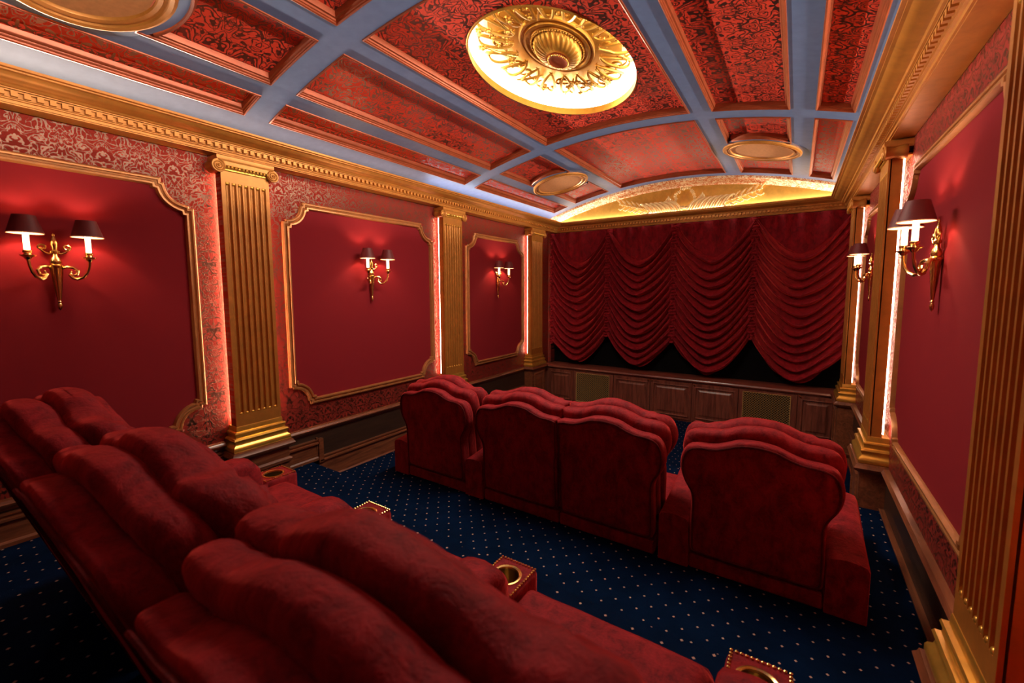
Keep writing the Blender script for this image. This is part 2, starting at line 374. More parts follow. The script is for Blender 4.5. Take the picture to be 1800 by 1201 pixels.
# ------------------------------------------------------------------ cornice
CP=[(0,3.045),(0.125,3.045),(0.125,3.052),(0.135,3.052),(0.138,3.066),(0.150,3.068),(0.150,3.074),(0.158,3.076),(0.158,3.112),(0.186,3.114),(0.186,3.120),(0.198,3.122),(0.204,3.132),(0.222,3.136),(0.232,3.142),(0.252,3.146),(0.270,3.156),(0.284,3.170),(0.300,3.174),(0.300,3.182),(0.318,3.184),(0.318,3.198),(0.30,3.200),(0.05,3.200)]
def cornice(name,pt0,pt1):
    mb=MB(); mb.loops([[pt0(d,z),pt1(d,z)] for d,z in CP],closed=False); return finish(mb,name,'gold',smooth=True,ang=30,kind='structure',recalc=False)
cl=cornice('trim_1',lambda d,z:(XL+d,YB,z),lambda d,z:(XL+d,YF-d,z))
cf=cornice('trim_2',lambda d,z:(XL+d,YF-d,z),lambda d,z:(XR-d,YF-d,z))
crt=cornice('trim_3',lambda d,z:(XR-d,YB,z),lambda d,z:(XR-d,YF-d,z))
DP=0.050
for par,x in ((cl,XL+0.170),(crt,XR-0.170)):
    q=MB(); q.box(-0.013,0.013,0,0.027,0.079,0.110); q.box(-0.013,0.008,0.027,DP,0.104,0.112)
    d0=finish(q,'dentil','gold',par,False); d0.location=(x*K,0.0,3.0*K); y=DP
    while y<6.9: copyp(d0,(x,y,3.0),par); y+=DP
q=MB(); x=XL+0.2
while x<XR-0.2: q.box(x,x+0.027,YF-0.183,YF-0.157,3.079,3.110); x+=DP
finish(q,'dentil_course','gold',cf,False,kind='stuff')
# ------------------------------------------------------------------ ceiling
CX=-1.645
def vz(x): return 3.66-0.082*(x+1.6)**2
SX=[(-3.57,-3.33),(-3.17,-2.61),(-2.40,-0.91),(-0.71,-0.13),(0.06,0.30)]
SY=[(-0.48,1.72),(1.92,4.33),(4.55,6.74)]
CIR=[(-2.89,0.68),(-0.41,0.68),(-2.89,5.64),(-0.41,5.64)]
xs=[-3.83]+[v for p in SX for v in p]+[0.58]; ys=[YB]+[v for p in SY for v in p]+[6.93]
def fine(a,b,step): 
    n=max(1,round((b-a)/step)); return [a+(b-a)*i/n for i in range(n+1)]
mb=MB()
for i in range(len(xs)-1):
    for j in range(len(ys)-1):
        open_=(i%2==1 and j%2==1)
        if open_: continue
        X=fine(xs[i],xs[i+1],0.15)
        mb.loops([[(x,ys[j],vz(x)) for x in X],[(x,ys[j+1],vz(x)) for x in X]],closed=False)
# small ribs across the circles are covered by discs; closing cells between small panels
ceil=finish(mb,'ceiling','blue',kind='structure',recalc=False)
q=MB(); q.box(XL-0.1,XR+0.1,YB-0.1,YF+0.2,4.05,4.15); finish(q,'ceiling_deck','white',ceil,False)
MP=[(-0.010,0.0),(-0.009,-0.007),(-0.002,-0.010),(0.004,-0.006),(0.005,0.002),(0.010,0.005),(0.012,0.014),(0.021,0.018),(0.024,0.028),(0.028,0.052)]
def rectpath(x0,x1,y0,y1):
    X=fine(x0,x1,0.12); return [(x,y0) for x in X]+[(x1,y) for y in fine(y0,y1,0.4)[1:]]+[(x,y1) for x in reversed(X[:-1])]+[(x0,y) for y in reversed(fine(y0,y1,0.4)[1:-1])]
def coffer(x0,x1,y0,y1,hole=None):
    L=sweep2d(rectpath(x0,x1,y0,y1),MP); q=MB(); q.loops([[(x,y,vz(x)+h) for x,y,h in l] for l in L]); mo=None
    X=fine(x0+0.024,x1-0.024,0.1); H=0.048
    p=MB()
    if not hole: p.loops([[(x,y0+0.024,vz(x)+H) for x in X],[(x,y1-0.024,vz(x)+H) for x in X]],closed=False)
    else:
        cx,cy,rx,ry=hole; N=96; R0=[];R1=[]
        hx0,hx1,hy0,hy1=x0+0.024,x1-0.024,y0+0.024,y1-0.024
        angs=sorted([2*PI*k/N for k in range(N)]+[math.atan2(yy-cy,xx-cx)%(2*PI) for xx in (hx0,hx1) for yy in (hy0,hy1)])
        rings=[]
        for t in range(7):
            ring=[]
            for a in angs:
                c,s_=math.cos(a),math.sin(a)
                ri=1/math.sqrt((c/rx)**2+(s_/ry)**2)
                ro=min((hx1-cx)/c if c>1e-6 else ((hx0-cx)/c if c<-1e-6 else 9),(hy1-cy)/s_ if s_>1e-6 else ((hy0-cy)/s_ if s_<-1e-6 else 9))
                r=ri+(ro-ri)*t/6; x=cx+r*c; ring.append((x,cy+r*s_,vz(x)+H))
            rings.append(ring)
        p.loops(rings)
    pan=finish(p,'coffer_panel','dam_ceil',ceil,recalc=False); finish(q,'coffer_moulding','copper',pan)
    return pan
for j,(y0,y1) in enumerate(SY):
    for i,(x0,x1) in enumerate(SX):
        if j in (0,2) and i in (1,3):
            cy=0.68 if j==0 else 5.64
            coffer(x0,x1,y0,cy-0.30,); coffer(x0,x1,cy+0.30,y1)
            p=MB(); X=fine(x0,x1,0.1); p.loops([[(x,cy-0.30,vz(x)) for x in X],[(x,cy+0.30,vz(x)) for x in X]],closed=False); finish(p,'circle_field','blue',ceil,recalc=False)
        elif j==1 and i==2: coffer(x0,x1,y0,y1,(MC[0],MC[1],0.56,0.87))
        else: coffer(x0,x1,y0,y1)
def circ(cx,cy,r,n=48): return [(cx+r*math.cos(2*PI*k/n),cy+r*math.sin(2*PI*k/n)) for k in range(n)]
for cx,cy in CIR:
    q=MB(); R=[0.440,0.437,0.0]
    q.loops([[(x,y,vz(x)+h) for x,y in circ(cx,cy,r)] for r,h in ((0.44,0.058),(0.44,-0.002),(0.34,-0.004),(0.25,-0.004),(0.12,-0.004),(0.01,-0.004))],caps=(False,True))
    dk=finish(q,'circle_board','blue',ceil)
    q=MB(); q.loops([[(x,y,vz(x)+h) for x,y in circ(cx,cy,r)] for r,h in ((0.385,-0.004),(0.385,-0.020),(0.368,-0.030),(0.350,-0.026),(0.345,-0.016),(0.330,-0.014),(0.325,-0.024),(0.305,-0.022),(0.300,-0.008),(0.296,-0.004))]); finish(q,'speaker_ring','gold',dk)
    q=MB(); q.loops([[(x,y,vz(x)+h) for x,y in circ(cx,cy,r)] for r,h in ((0.305,-0.008),(0.15,-0.009),(0.01,-0.009))],caps=(False,True)); finish(q,'speaker_cloth','disc',dk)
    # copper edging where the disc bites into the small panels
    for s_ in (-1,1):
        q=MB(); A=[math.radians(a) for a in range(48,133,4)]
        pr=[(0.436,0.0),(0.440,-0.010),(0.452,-0.012),(0.458,0.004),(0.470,0.016),(0.474,0.055)]
        q.loops([[(cx+r*math.cos(a),cy+s_*r*math.sin(a),vz(cx+r*math.cos(a))+h) for a in A if abs(r*math.cos(a))<0.275] for r,h in pr if True],closed=False) if False else None
        A=[a for a in A if abs(0.45*math.cos(a))<0.27]
        q.loops([[(cx+r*math.cos(a),cy+s_*r*math.sin(a),vz(cx+r*math.cos(a))+h) for a in A] for r,h in pr],closed=False); finish(q,'arc_moulding','copper',dk)
# arch band and lunette at the screen end
XX=fine(-3.83,0.58,0.12)
q=MB(); q.loops([[(x,6.93,vz(x)-0.0) for x in XX],[(x,6.95,vz(x)-0.03) for x in XX],[(x,7.04,vz(x)-0.055) for x in XX],[(x,7.10,vz(x)-0.075) for x in XX],[(x,7.12,vz(x)-0.085) for x in XX]],closed=False); 
def dustgold():
    t=NT('mottled_gilt_band'); v=t.coord(); n=t.noise(v,26,3,0.6,1.2); f=t.math('GREATER_THAN',n,0.5)
    t.set(color=t.mix(f,(0.62,0.20,0.06),(0.85,0.66,0.40)),metal=0.25,rough=0.45); t.bump(f,0.3,0.003); return t.m
M['band']=dustgold()
finish(q,'arch_band','band',ceil,recalc=False)
q=MB(); q.loops([[(x,7.12,3.12) for x in XX],[(x,7.12,vz(x)-0.08) for x in XX]],closed=False); lun=finish(q,'lunette','gold_relief',ceil,recalc=False)
# ------------------------------------------------------------------ lunette relief
rel=empty('plaster_relief',(-1.50,7.11,3.20),label='gilded plaster relief of a rose wreath and sweeping plumes above the curtain',category='ornament')
def curvepts(x0,z0,pts):  return [(x0+a,0,z0+b) for a,b in pts]
for s_ in (-1,1):
    for k in range(14):
        t=k/13; bx=0.03+t*0.50; q=MB(); P=[];R=[]; hgt=0.15-0.04*t+0.015*(k%2); ln=0.24-0.05*t
        for i in range(16):
            u=i/15; P.append((s_*(bx+ln*u),-0.018-0.05*math.sin(u*PI),-0.01+hgt*math.sin(u*PI*0.80)**0.9+0.05*t*(0.3+u)+0.01)); R.append(0.004+0.013*math.sin(PI*min(1,0.1+u*0.9))**0.8)
        for i in range(6):
            w_=i/5*3.4; P.append((P[15][0]-s_*0.016*math.sin(w_),-0.02,P[15][2]-0.016*(1-math.cos(w_)))); R.append(0.008-0.001*i)
        q.tube(P,R,7); finish(q,'plume','relief',rel)
    for k in range(12):
        t=k/11; q=MB(); bx=0.52+0.46*t; z0=0.05+0.13*t; up_=1 if k%2 else -1
        P=[(s_*bx,-0.02,z0),(s_*(bx+0.04),-0.045,z0+0.05*up_+0.02),(s_*(bx+0.075),-0.045,z0+0.075*up_+0.03),(s_*(bx+0.10),-0.03,z0+0.075*up_+0.05)]
        q.tube(P,[0.008,0.014,0.012,0.003],6); q.ball((P[-1][0],-0.03,P[-1][2]),0.013,6,4)
        q.ball((s_*(bx+0.03),-0.05,z0+0.03),0.016,6,4,(1.5,1,0.8)); finish(q,'twig','relief',rel)
    q=MB(); q.tube([(s_*(0.1+0.9*u),-0.02,0.02+0.17*u*u+0.03*math.sin(u*9)) for u in [i/20 for i in range(21)]],[0.014*(1-0.6*i/20) for i in range(21)],6); finish(q,'stem','relief',rel)
    for k in range(5):
        q=MB(); a=math.radians(20+28*k); q.tube([(s_*(0.17+0.03*k+0.10*u*math.cos(a)),-0.03,0.16+0.13*u*math.sin(a)+0.03*math.sin(u*4)) for u in [i/8 for i in range(9)]],[0.010*(1-0.8*i/8) for i in range(9)],6); finish(q,'tendril','relief',rel)
for k in range(22):
    a=2*PI*k/22; rx,rz=0.15,0.15; q=MB(); c=(rx*math.cos(a)*random.uniform(0.85,1.1),-0.035,0.20+rz*math.sin(a)*random.uniform(0.85,1.1))
    q.ball(c,random.uniform(0.014,0.026),8,5,(1,0.8,1))
    for p in range(5): q.ball((c[0]+0.018*math.cos(p*1.257),c[1]-0.004,c[2]+0.018*math.sin(p*1.257)),0.010,6,4)
    finish(q,'rose','relief',rel)
# ------------------------------------------------------------------ oval recess with medallion
RX,RY=0.56,0.87
def oval(r,z,n=96,lip=0,ex=0): return [(MC[0]+(RX*r+ex)*math.cos(2*PI*k/n),MC[1]+(RY*r+ex)*math.sin(2*PI*k/n),z) for k in range(n)]
rec=empty('oval_recess',(0,0,0),label='glowing oval ceiling recess with gold rim and white lit cove',category='ceiling light')
q=MB(); q.loops([oval(1,3.695,ex=0.012),oval(1,3.690,ex=0.004),oval(1,3.690,ex=-0.002),oval(1,3.745,ex=-0.002),oval(1,3.748,ex=0.02)]); finish(q,'gold_rim','gold_bright',rec)
q=MB(); q.loops([oval(1,3.746,ex=0.016),oval(1,3.815,ex=0.020)]); finish(q,'light_band','ring_light',rec,recalc=False)
q=MB(); q.loops([oval(1,3.815,ex=0.022),oval(1,3.815,ex=0.05),oval(1,3.84,ex=0.075),oval(1,3.885,ex=0.05),oval(1,3.905,ex=-0.01),oval(0.90,3.908),oval(0.80,3.908)]); finish(q,'cove_dome','white',rec,recalc=False)  # white base colour stands in for gilding overexposed by the hidden LED ring
q=MB(); q.loops([oval(0.80,3.908),oval(0.6,3.908),oval(0.3,3.908),oval(0.02,3.908)],caps=(False,True)); finish(q,'dome_centre','gold_relief',rec,recalc=False)
q=MB(); q.loops([oval(1,3.817,ex=0.020),oval(1,3.822,ex=0.046)]); finish(q,'led_ring','ring_led',rec,recalc=False)
med=empty('ceiling_medallion',(MC[0],MC[1],3.905),label='gilded oval ceiling medallion with fluted bowl inside the lit recess',category='medallion')
SXm,SYm=0.62,1.0
q=MB(); q.lathe([(0.41,0.0),(0.41,-0.02),(0.40,-0.032),(0.385,-0.032),(0.38,-0.02),(0.365,-0.02),(0.358,-0.038),(0.335,-0.040),(0.328,-0.026),(0.30,-0.024),(0.292,-0.036),(0.275,-0.036),(0.268,-0.02)],72,'z',(0,0,0),SXm,SYm,None,False); finish(q,'ring_moulding','gold_relief',med)
q=MB(); q.lathe([(0.266,-0.020),(0.262,-0.034),(0.256,-0.050),(0.240,-0.074),(0.210,-0.096),(0.17,-0.110),(0.135,-0.116),(0.108,-0.112)],224,'z',(0,0,0),SXm,SYm,lambda a,z:1+(0.05*math.cos(28*a) if -0.112<z<-0.04 else 0),False); finish(q,'fluted_bowl','gold_relief',med)
q=MB(); q.lathe([(0.106,-0.10),(0.112,-0.124),(0.100,-0.134),(0.088,-0.128),(0.06,-0.122),(0.0,-0.126)],40,'z',(0,0,0),SXm,SYm); finish(q,'boss','copper',med)
q=MB()
for k in range(64): a=2*PI*k/64; q.ball((0.284*SXm*math.cos(a),0.284*SYm*math.sin(a),-0.040),0.008,6,4)
for k in range(32): a=2*PI*k/32; q.ball((0.110*SXm*math.cos(a),0.110*SYm*math.sin(a),-0.130),0.006,6,4)
finish(q,'bead_ring','gold_relief',med,kind='stuff')
rr=random.Random(3)
for k in range(36):
    a=2*PI*k/36+0.05; q=MB(); sg=1 if k%2 else -1; r0_=0.45; P=[];R=[]
    for i in range(22):
        u=i/21; th=a+sg*(0.04+0.16*math.sin(u*PI*0.9)); r=r0_+0.33*u-0.06*math.sin(u*2*PI)
        P.append((r*SXm*math.cos(th)*1.08,r*SYm*math.sin(th),-0.030-0.035*math.sin(u*PI))); R.append(0.003+0.0095*math.sin(PI*u)**0.6)
    for i in range(10):
        w_=i/9*4.6; P.append((P[21][0]+sg*0.02*(1-i/12)*math.sin(w_),P[21][1]+0.02*(1-i/12)*(1-math.cos(w_)),-0.03)); R.append(0.008*(1-i/14))
    q.tube(P,R,6); finish(q,'acanthus_scroll','gold_relief',med)
for k in range(44):
    a=rr.uniform(0,2*PI); r=rr.uniform(0.50,0.80); c=(r*SXm*1.06*math.cos(a),r*SYm*math.sin(a),-0.05-rr.uniform(0,0.03)); q=MB(); s_=rr.uniform(0.012,0.020)
    q.ball(c,s_,6,5)
    for p in range(6): q.ball((c[0]+s_*1.3*math.cos(p*1.047),c[1]+s_*1.3*math.sin(p*1.047),c[2]+0.004),s_*0.72,6,4,(1,1,0.6))
    finish(q,'flower','gold_relief',med)
for k in range(28):
    a=2*PI*k/28+rr.uniform(-0.06,0.06); r=rr.uniform(0.52,0.72); tw=rr.uniform(0,6.28); sg=rr.choice((-1,1)); P=[];R=[]; sz=rr.uniform(0.045,0.075)
    for i in range(26):
        u=i/25; th=tw+sg*u*8.2; q_=sz*(1-0.8*u); P.append((r*SXm*1.06*math.cos(a)+q_*math.cos(th),r*SYm*math.sin(a)+q_*math.sin(th),-0.035-0.03*u)); R.append(0.0045+0.007*math.sin(PI*min(1,u*1.2))*(1-0.5*u))
    q=MB(); q.tube(P,R,6); q.ball(P[-1],0.011,6,4); finish(q,'c_scroll','gold_relief',med)
for k in range(8):
    a=2*PI*(k+0.5)/8; q=MB(); q.tube([((r)*SXm*1.05*math.cos(a+(r-0.6)*0.9),(r)*SYm*math.sin(a+(r-0.6)*0.9),-0.065) for r in (0.46,0.56,0.66,0.78)],[0.008,0.010,0.010,0.006],8); finish(q,'ribbon_staff','gold_relief',med)
# ------------------------------------------------------------------ stage curtain
BX=[-3.77,-2.70,-1.62,-0.53,0.57]
cur=empty('stage_curtain',(-1.6,7.0,0.70),label='dark red velvet swagged stage curtain covering the screen wall',category='curtain')
rn=random.Random(11)
CY=7.10
def swag(x0,x1,seed,zc_end,zg0,zg1):
    r=random.Random(seed); NX,NT_=56,330; t0=0.20; L=[]
    NF=14.0; ph=[r.uniform(-0.16,0.16) for _ in range(20)]; am=[r.uniform(0.7,1.25) for _ in range(20)]
    a1,a2=r.uniform(0,6),r.uniform(0,6)
    for j in range(NT_+1):
        t=j/NT_; row=[]
        for i in range(NX+1):
            s=-1+2*i/NX; x=x0+(x1-x0)*(i/NX); e=1-abs(s)**2.0; e2=(1-abs(s)**1.7)
            tt=max(0,(t-t0)/(1-t0))
            sagc=0.50*min(1,t/t0)**1.0
            zg_end=zg0*(1-(s+1)/2)+zg1*(s+1)/2
            zg=3.03-(3.03-zg_end)*(t if t>t0 else t)
            # centre line height
            zc=3.03-0.53*(t/t0) if t<t0 else 2.50-(2.50-zc_end)*tt
            zedge=3.03-(3.03-zg_end)*tt
            z=zedge+(zc-zedge)*e2
            f=NF*tt+0.10*math.sin(3*s+a1+tt*9)+0.08*math.sin(7*s+a2+tt*17)
            k=int(max(0,math.floor(f)))%20; fr=f-math.floor(f)
            y=0
            if t>=t0:
                A=0.150*am[k]*(0.30+0.70*(1-abs(s)**3)); g=math.sin(PI*fr**0.7)**1.4
                y-=A*g**1.0; z-=0.045*g*e
                f2=NF*2.6*tt+2*s*math.sin(a1); y-=0.010*abs(math.sin(PI*f2))*(0.4+0.6*abs(s))
                y-=0.05*e*min(1,tt*4)
            else:
                b=1-t/t0; y-=0.075*(0.3+0.7*b)*(0.5+0.5*math.cos(s*PI*4.2+a1+1.2*math.sin(s*3+a2)))*(0.4+0.6*e)-0.02
            # gathered columns stand proud at the bay edges
            y-=0.045*abs(s)**10*(1+0.3*math.sin(z*190))
            row.append((x,CY+y-7.0,z-0.70))
        L.append(row)
    L=[[(x+1.6,y,z) for x,y,z in row] for row in L]
    q=MB(); q.loops(L,closed=False); return q
ends=[0.745,0.76,0.735,0.74]
zg=[1.05,1.24,1.20,1.31,1.15]
for b in range(4): finish(swag(BX[b],BX[b+1],20+b,ends[b],zg[b],zg[b+1]),'swag','curtain',cur,ang=80,recalc=False)
for b in range(5):
    q=MB(); L=[]
    for j in range(260):
        z=3.03-(3.03-zg[b]+0.02)*j/259; hw=(0.055 if 0<b<4 else 0.035)*(1+0.25*math.sin(j*0.13+b)); d=0.02*math.sin(j*0.9+b)+0.012*math.sin(j*0.37)
        L.append([(BX[b]+1.6+hw*math.cos(a),CY-7.0-0.045-(0.045+d)*math.sin(a)*1.0,z-0.70-0.012*math.sin(a)) for a in [PI*k/8 for k in range(9)]])
    q.loops(L,closed=False); finish(q,'gather','curtain',cur,ang=80,recalc=False)
q=MB(); q.box(XL+0.06,XR-0.05,7.20,YF-0.002,0.66,3.04); sco=finish(q,'projection_screen','black',smooth=False)
tag(sco,'black projection screen surround behind the red stage curtain','screen')
# ------------------------------------------------------------------ media cabinets
CFY=6.80
wt=MB(); wt.loops([[(x,y,z) for x in (XL+0.01,XR-0.01)] for y,z in ((YF-0.075,0.625),(6.80,0.625),(6.775,0.628),(6.770,0.640),(6.778,0.650),(6.782,0.660),(6.790,0.664),(YF-0.075,0.664))],closed=False)
o=finish(wt,'worktop','woodh'); tag(o,'long dark wood worktop under the stage curtain','worktop')
def bodybox(x0,x1): 
    b=MB(); b.box(x0,x1,CFY+0.012,YF-0.02,0.0,0.622); return b
def door(x0,x1,cab,knob,bx):
    q=MB(); q.box(x0-bx+0.006,x1-bx-0.006,-0.012,0.010,0.03,0.60)
    a0,a1,b0,b1=x0-bx+0.055,x1-bx-0.055,0.085,0.545
    d=finish(q,'door','wood',cab,False)
    q=MB(); L=sweep2d([(a0,b0),(a1,b0),(a1,b1),(a0,b1)],[(-0.012,-0.012),(-0.010,-0.026),(0.0,-0.030),(0.008,-0.020),(0.014,-0.004)]); q.loops([[(x,h,z) for x,z,h in l] for l in L]); finish(q,'door_moulding','wood',d)
    q=MB(); L=sweep2d([(a0+0.012,b0+0.012),(a1-0.012,b0+0.012),(a1-0.012,b1-0.012),(a0+0.012,b1-0.012)],[(0,-0.013),(0.022,-0.014),(0.045,-0.024),(0.050,-0.024)]); q.loops([[(x,h,z) for x,z,h in l] for l in L],caps=(False,True)); finish(q,'raised_panel','wood',d,False)
    kx=(x1-bx-0.028) if knob=='r' else (x0-bx+0.028)
    q=MB(); q.lathe([(0.004,-0.012),(0.005,-0.024),(0.011,-0.030),(0.013,-0.036),(0.010,-0.043),(0.001,-0.045)],14,'y',(kx,0,0.590)); finish(q,'knob','brass',d)
labs=['narrow wood cabinet left of the left brass grille','wood cabinet holding the left brass lattice grille','pair-left panelled wood cabinet right of the left grille','middle panelled wood cabinet with knob at its upper left','panelled wood cabinet directly left of the right brass grille','wood cabinet holding the right brass lattice grille','narrow wood cabinet right of the right brass grille']
units=[(-3.68,-3.20,'d','r'),(-3.20,-2.47,'g',None),(-2.47,-1.865,'d','r'),(-1.865,-1.245,'d','l'),(-1.245,-0.625,'d','l'),(-0.625,0.075,'g',None),(0.075,0.50,'d','l')]
for (x0,x1,t,kn),lb in zip(units,labs):
    cab=empty('media_cabinet',(x0,CFY,0.0),label=lb,category='cabinet',group='wood cabinets under the curtain')
    q=MB(); q.box(0,x1-x0,0.010,YF-CFY-0.02,-0.0,0.622); finish(q,'carcass','wood',cab,False)
    if t=='d': door(x0,x1,cab,kn,x0)
    else:
        W=x1-x0; g0,g1,h0,h1=0.055,W-0.075,0.07,0.575
        q=MB(); L=sweep2d([(0.006,0.03),(W-0.006,0.03),(W-0.006,0.60),(0.006,0.60)],[(0,0.01),(0,-0.012)]); 
        for (a,b,c,d) in ((0.006,g0,0.03,0.60),(g1,W-0.006,0.03,0.60),(g0,g1,0.03,h0),(g0,g1,h1,0.60)): q.box(a,b,-0.012,0.009,c,d)
        fr=finish(q,'grille_frame','wood',cab,False)
        q=MB(); q.box(g0,g1,0.004,0.009,h0,h1); finish(q,'backing','dark',fr,False)
        q=MB(); st=0.034; w2=0.005
        def clip(cx,sg):
            # diagonal line z = sg*(x-cx)+h0 within the rectangle
            pts=[]
            for xx in (g0,g1):
                z=h0+sg*(xx-cx)*1.0
                if h0<=z<=h1: pts.append((xx,z))
            for zz in (h0,h1):
                x=cx+(zz-h0)/sg
                if g0<=x<=g1: pts.append((x,zz))
            if len(pts)>=2:
                pts.sort(); return pts[0],pts[-1]
        for sg,dd in ((1,-0.004),(-1,-0.008)):
            c=g0-0.6
            while c<g1+0.6:
                r=clip(c,sg)
                if r and abs(r[0][0]-r[1][0])>0.004: q.tube([(r[0][0],dd,r[0][1]),(r[1][0],dd,r[1][1])],w2,4,0.5)
                c+=st*1.0
        for a_,b_ in (((g0,h0),(g1,h0)),((g1,h0),(g1,h1)),((g1,h1),(g0,h1)),((g0,h1),(g0,h0))): q.tube([(a_[0],-0.008,a_[1]),(b_[0],-0.008,b_[1])],0.007,4)
        finish(q,'brass_lattice','brass_dark',fr,False,kind='stuff')
        q=MB(); zz=h0+st/2
        while zz<h1:
            xx=g0+st/2
            while xx<g1: q.ball((xx,-0.012,zz),0.0065,5,3); xx+=st
            zz+=st
        finish(q,'lattice_rosettes','brass',fr,False,kind='stuff')
for x0,x1,lb in ((XL+0.01,-3.68,'plain wood filler panel at the left end of the cabinets'),(0.50,XR-0.01,'plain wood filler panel at the right end of the cabinets')):
    q=MB(); q.box(x0,x1,CFY,YF-0.02,0,0.622); q.box(x0+0.03,x1-0.03,CFY-0.012,CFY,0.08,0.56); o=finish(q,'filler_panel','wood',smooth=False); tag(o,lb,'panel')
# ------------------------------------------------------------------ sconces
def make_sconce():
    t=empty('wall_sconce',(0,0,0))
    # local: wall plane x=0, +x into the room, centre line y=0, z relative to tip
    q=MB(); q.lathe([(0.001,0.0),(0.010,0.012),(0.014,0.03),(0.008,0.045),(0.012,0.052),(0.007,0.06),(0.010,0.072),(0.026,0.23),(0.031,0.262)],40,'z',(0.022,0,0),0.75,1,lambda a,z:1+(0.09*math.cos(10*a) if 0.07<z<0.255 else 0)); finish(q,'tapered_body','brass',t)
    q=MB(); q.lathe([(0.031,0.262),(0.036,0.268),(0.036,0.276),(0.026,0.284),(0.030,0.295),(0.024,0.318),(0.014,0.330),(0.012,0.345),(0.022,0.352),(0.024,0.362),(0.014,0.372),(0.016,0.388),(0.020,0.405),(0.014,0.43),(0.006,0.452),(0.009,0.462),(0.001,0.472)],24,'z',(0.022,0,0),0.75,1); finish(q,'urn_finial','brass',t)
    for s_ in (-1,1):
        q=MB(); P=[];
        for i in range(24):
            u=i/23; th=u*1.5*2*PI; r=0.018*(1-0.65*u); P.append((0.028,s_*(0.050-0*u+r*math.sin(th)),0.392+r*math.cos(th)-0.0))
        P=[(0.024,s_*0.008,0.352),(0.026,s_*0.026,0.346),(0.028,s_*0.045,0.356),(0.028,s_*0.060,0.372)]+[(0.028,s_*(0.052+0.018*(1-0.6*i/16)*math.cos(-0.3+i/16*6.5)),0.385+0.018*(1-0.6*i/16)*math.sin(-0.3+i/16*6.5)) for i in range(17)]
        q.tube(P,[0.006]*len(P),7); finish(q,'top_scroll','brass',t)
        # arm: scroll from body, sweeping out and up to the pan
        P=[];R=[]
        for i in range(18):   # inner spiral
            u=i/17; th=PI*0.5+u*1.6*PI; r=0.010+0.020*u; P.append((0.060+0.01*u,s_*(0.062+r*math.cos(th)),0.232+r*math.sin(th)*1.15)); R.append(0.005+0.004*u)
        sp=P[::1]
        P=[(0.030,s_*0.022,0.258),(0.045,s_*0.045,0.268),(0.058,s_*0.070,0.264),(0.066,s_*0.086,0.244),(0.070,s_*0.080,0.220),(0.068,s_*0.062,0.214),(0.064,s_*0.052,0.228),(0.062,s_*0.060,0.240)]
        q=MB(); q.tube(P,[0.008,0.010,0.010,0.009,0.008,0.007,0.006,0.007],8)
        P=[(0.066,s_*0.045,0.222),(0.074,s_*0.060,0.200),(0.088,s_*0.080,0.192),(0.105,s_*0.102,0.204),(0.120,s_*0.118,0.232),(0.128,s_*0.127,0.268),(0.130,s_*0.130,0.300)]
        q.tube(P,[0.007,0.010,0.010,0.009,0.008,0.007,0.008],8)
        arm=finish(q,'arm','brass',t)
        q=MB(); c=(0.130,s_*0.130,0); q.lathe([(0.006,0.298),(0.014,0.306),(0.018,0.314),(0.033,0.322),(0.034,0.327),(0.018,0.330),(0.016,0.338),(0.020,0.342),(0.020,0.352),(0.015,0.356)],20,'z',c); finish(q,'drip_pan','brass',arm)
        q=MB(); q.lathe([(0.0135,0.354),(0.0135,0.480),(0.012,0.484)],16,'z',c); finish(q,'candle','candle',arm)
        q=MB(); q.lathe([(0.075,0.450),(0.0765,0.450),(0.047,0.552),(0.0455,0.552)],32,'z',c); q.f=q.f[:96]; sh=finish(q,'lamp_shade','shade_out',t)
        q=MB(); q.lathe([(0.0735,0.4505),(0.0445,0.5515)],32,'z',c); q.f=q.f[:32]; finish(q,'shade_lining','shade_in',sh,recalc=False)
        q=MB(); q.lathe([(0.0765,0.4485),(0.0775,0.450),(0.0765,0.454)],32,'z',c); q.f=q.f[:64]; finish(q,'shade_rim','shade_in',sh)
    return t
def tree_copy(o,parent=None):
    c=o.copy(); COL.objects.link(c); c.parent=parent
    for ch in list(o.children): tree_copy(ch,c)
    return c
sco0=make_sconce(); first=True
SL=['gold two-candle wall sconce nearest the camera on the left wall','gold two-candle wall sconce on the middle panel of the left wall','gold two-candle wall sconce on the far left-wall panel by the curtain']
SR=['gold two-candle wall sconce closer to the camera on the right wall','small far sconce on the right wall beside the curtain']
for x,rz,ysl,lbs in ((XL+0.012,0,(0.685,3.05,5.40),SL),(XR-0.012,PI,(3.06,5.42),SR)):
    for yy,lb in zip(ysl,lbs):
        s=sco0 if first else tree_copy(sco0); first=False
        s.location=Vector((x,yy,1.885))*K; s.rotation_euler=(0,0,rz); tag(s,lb,'sconce','candle wall sconces')
        d=1 if rz==0 else -1
        for s_ in (-1,1): point('sconce_bulb',(x+d*0.130,yy+s_*0.130,1.885+0.512),4.6,WARM,0.012)
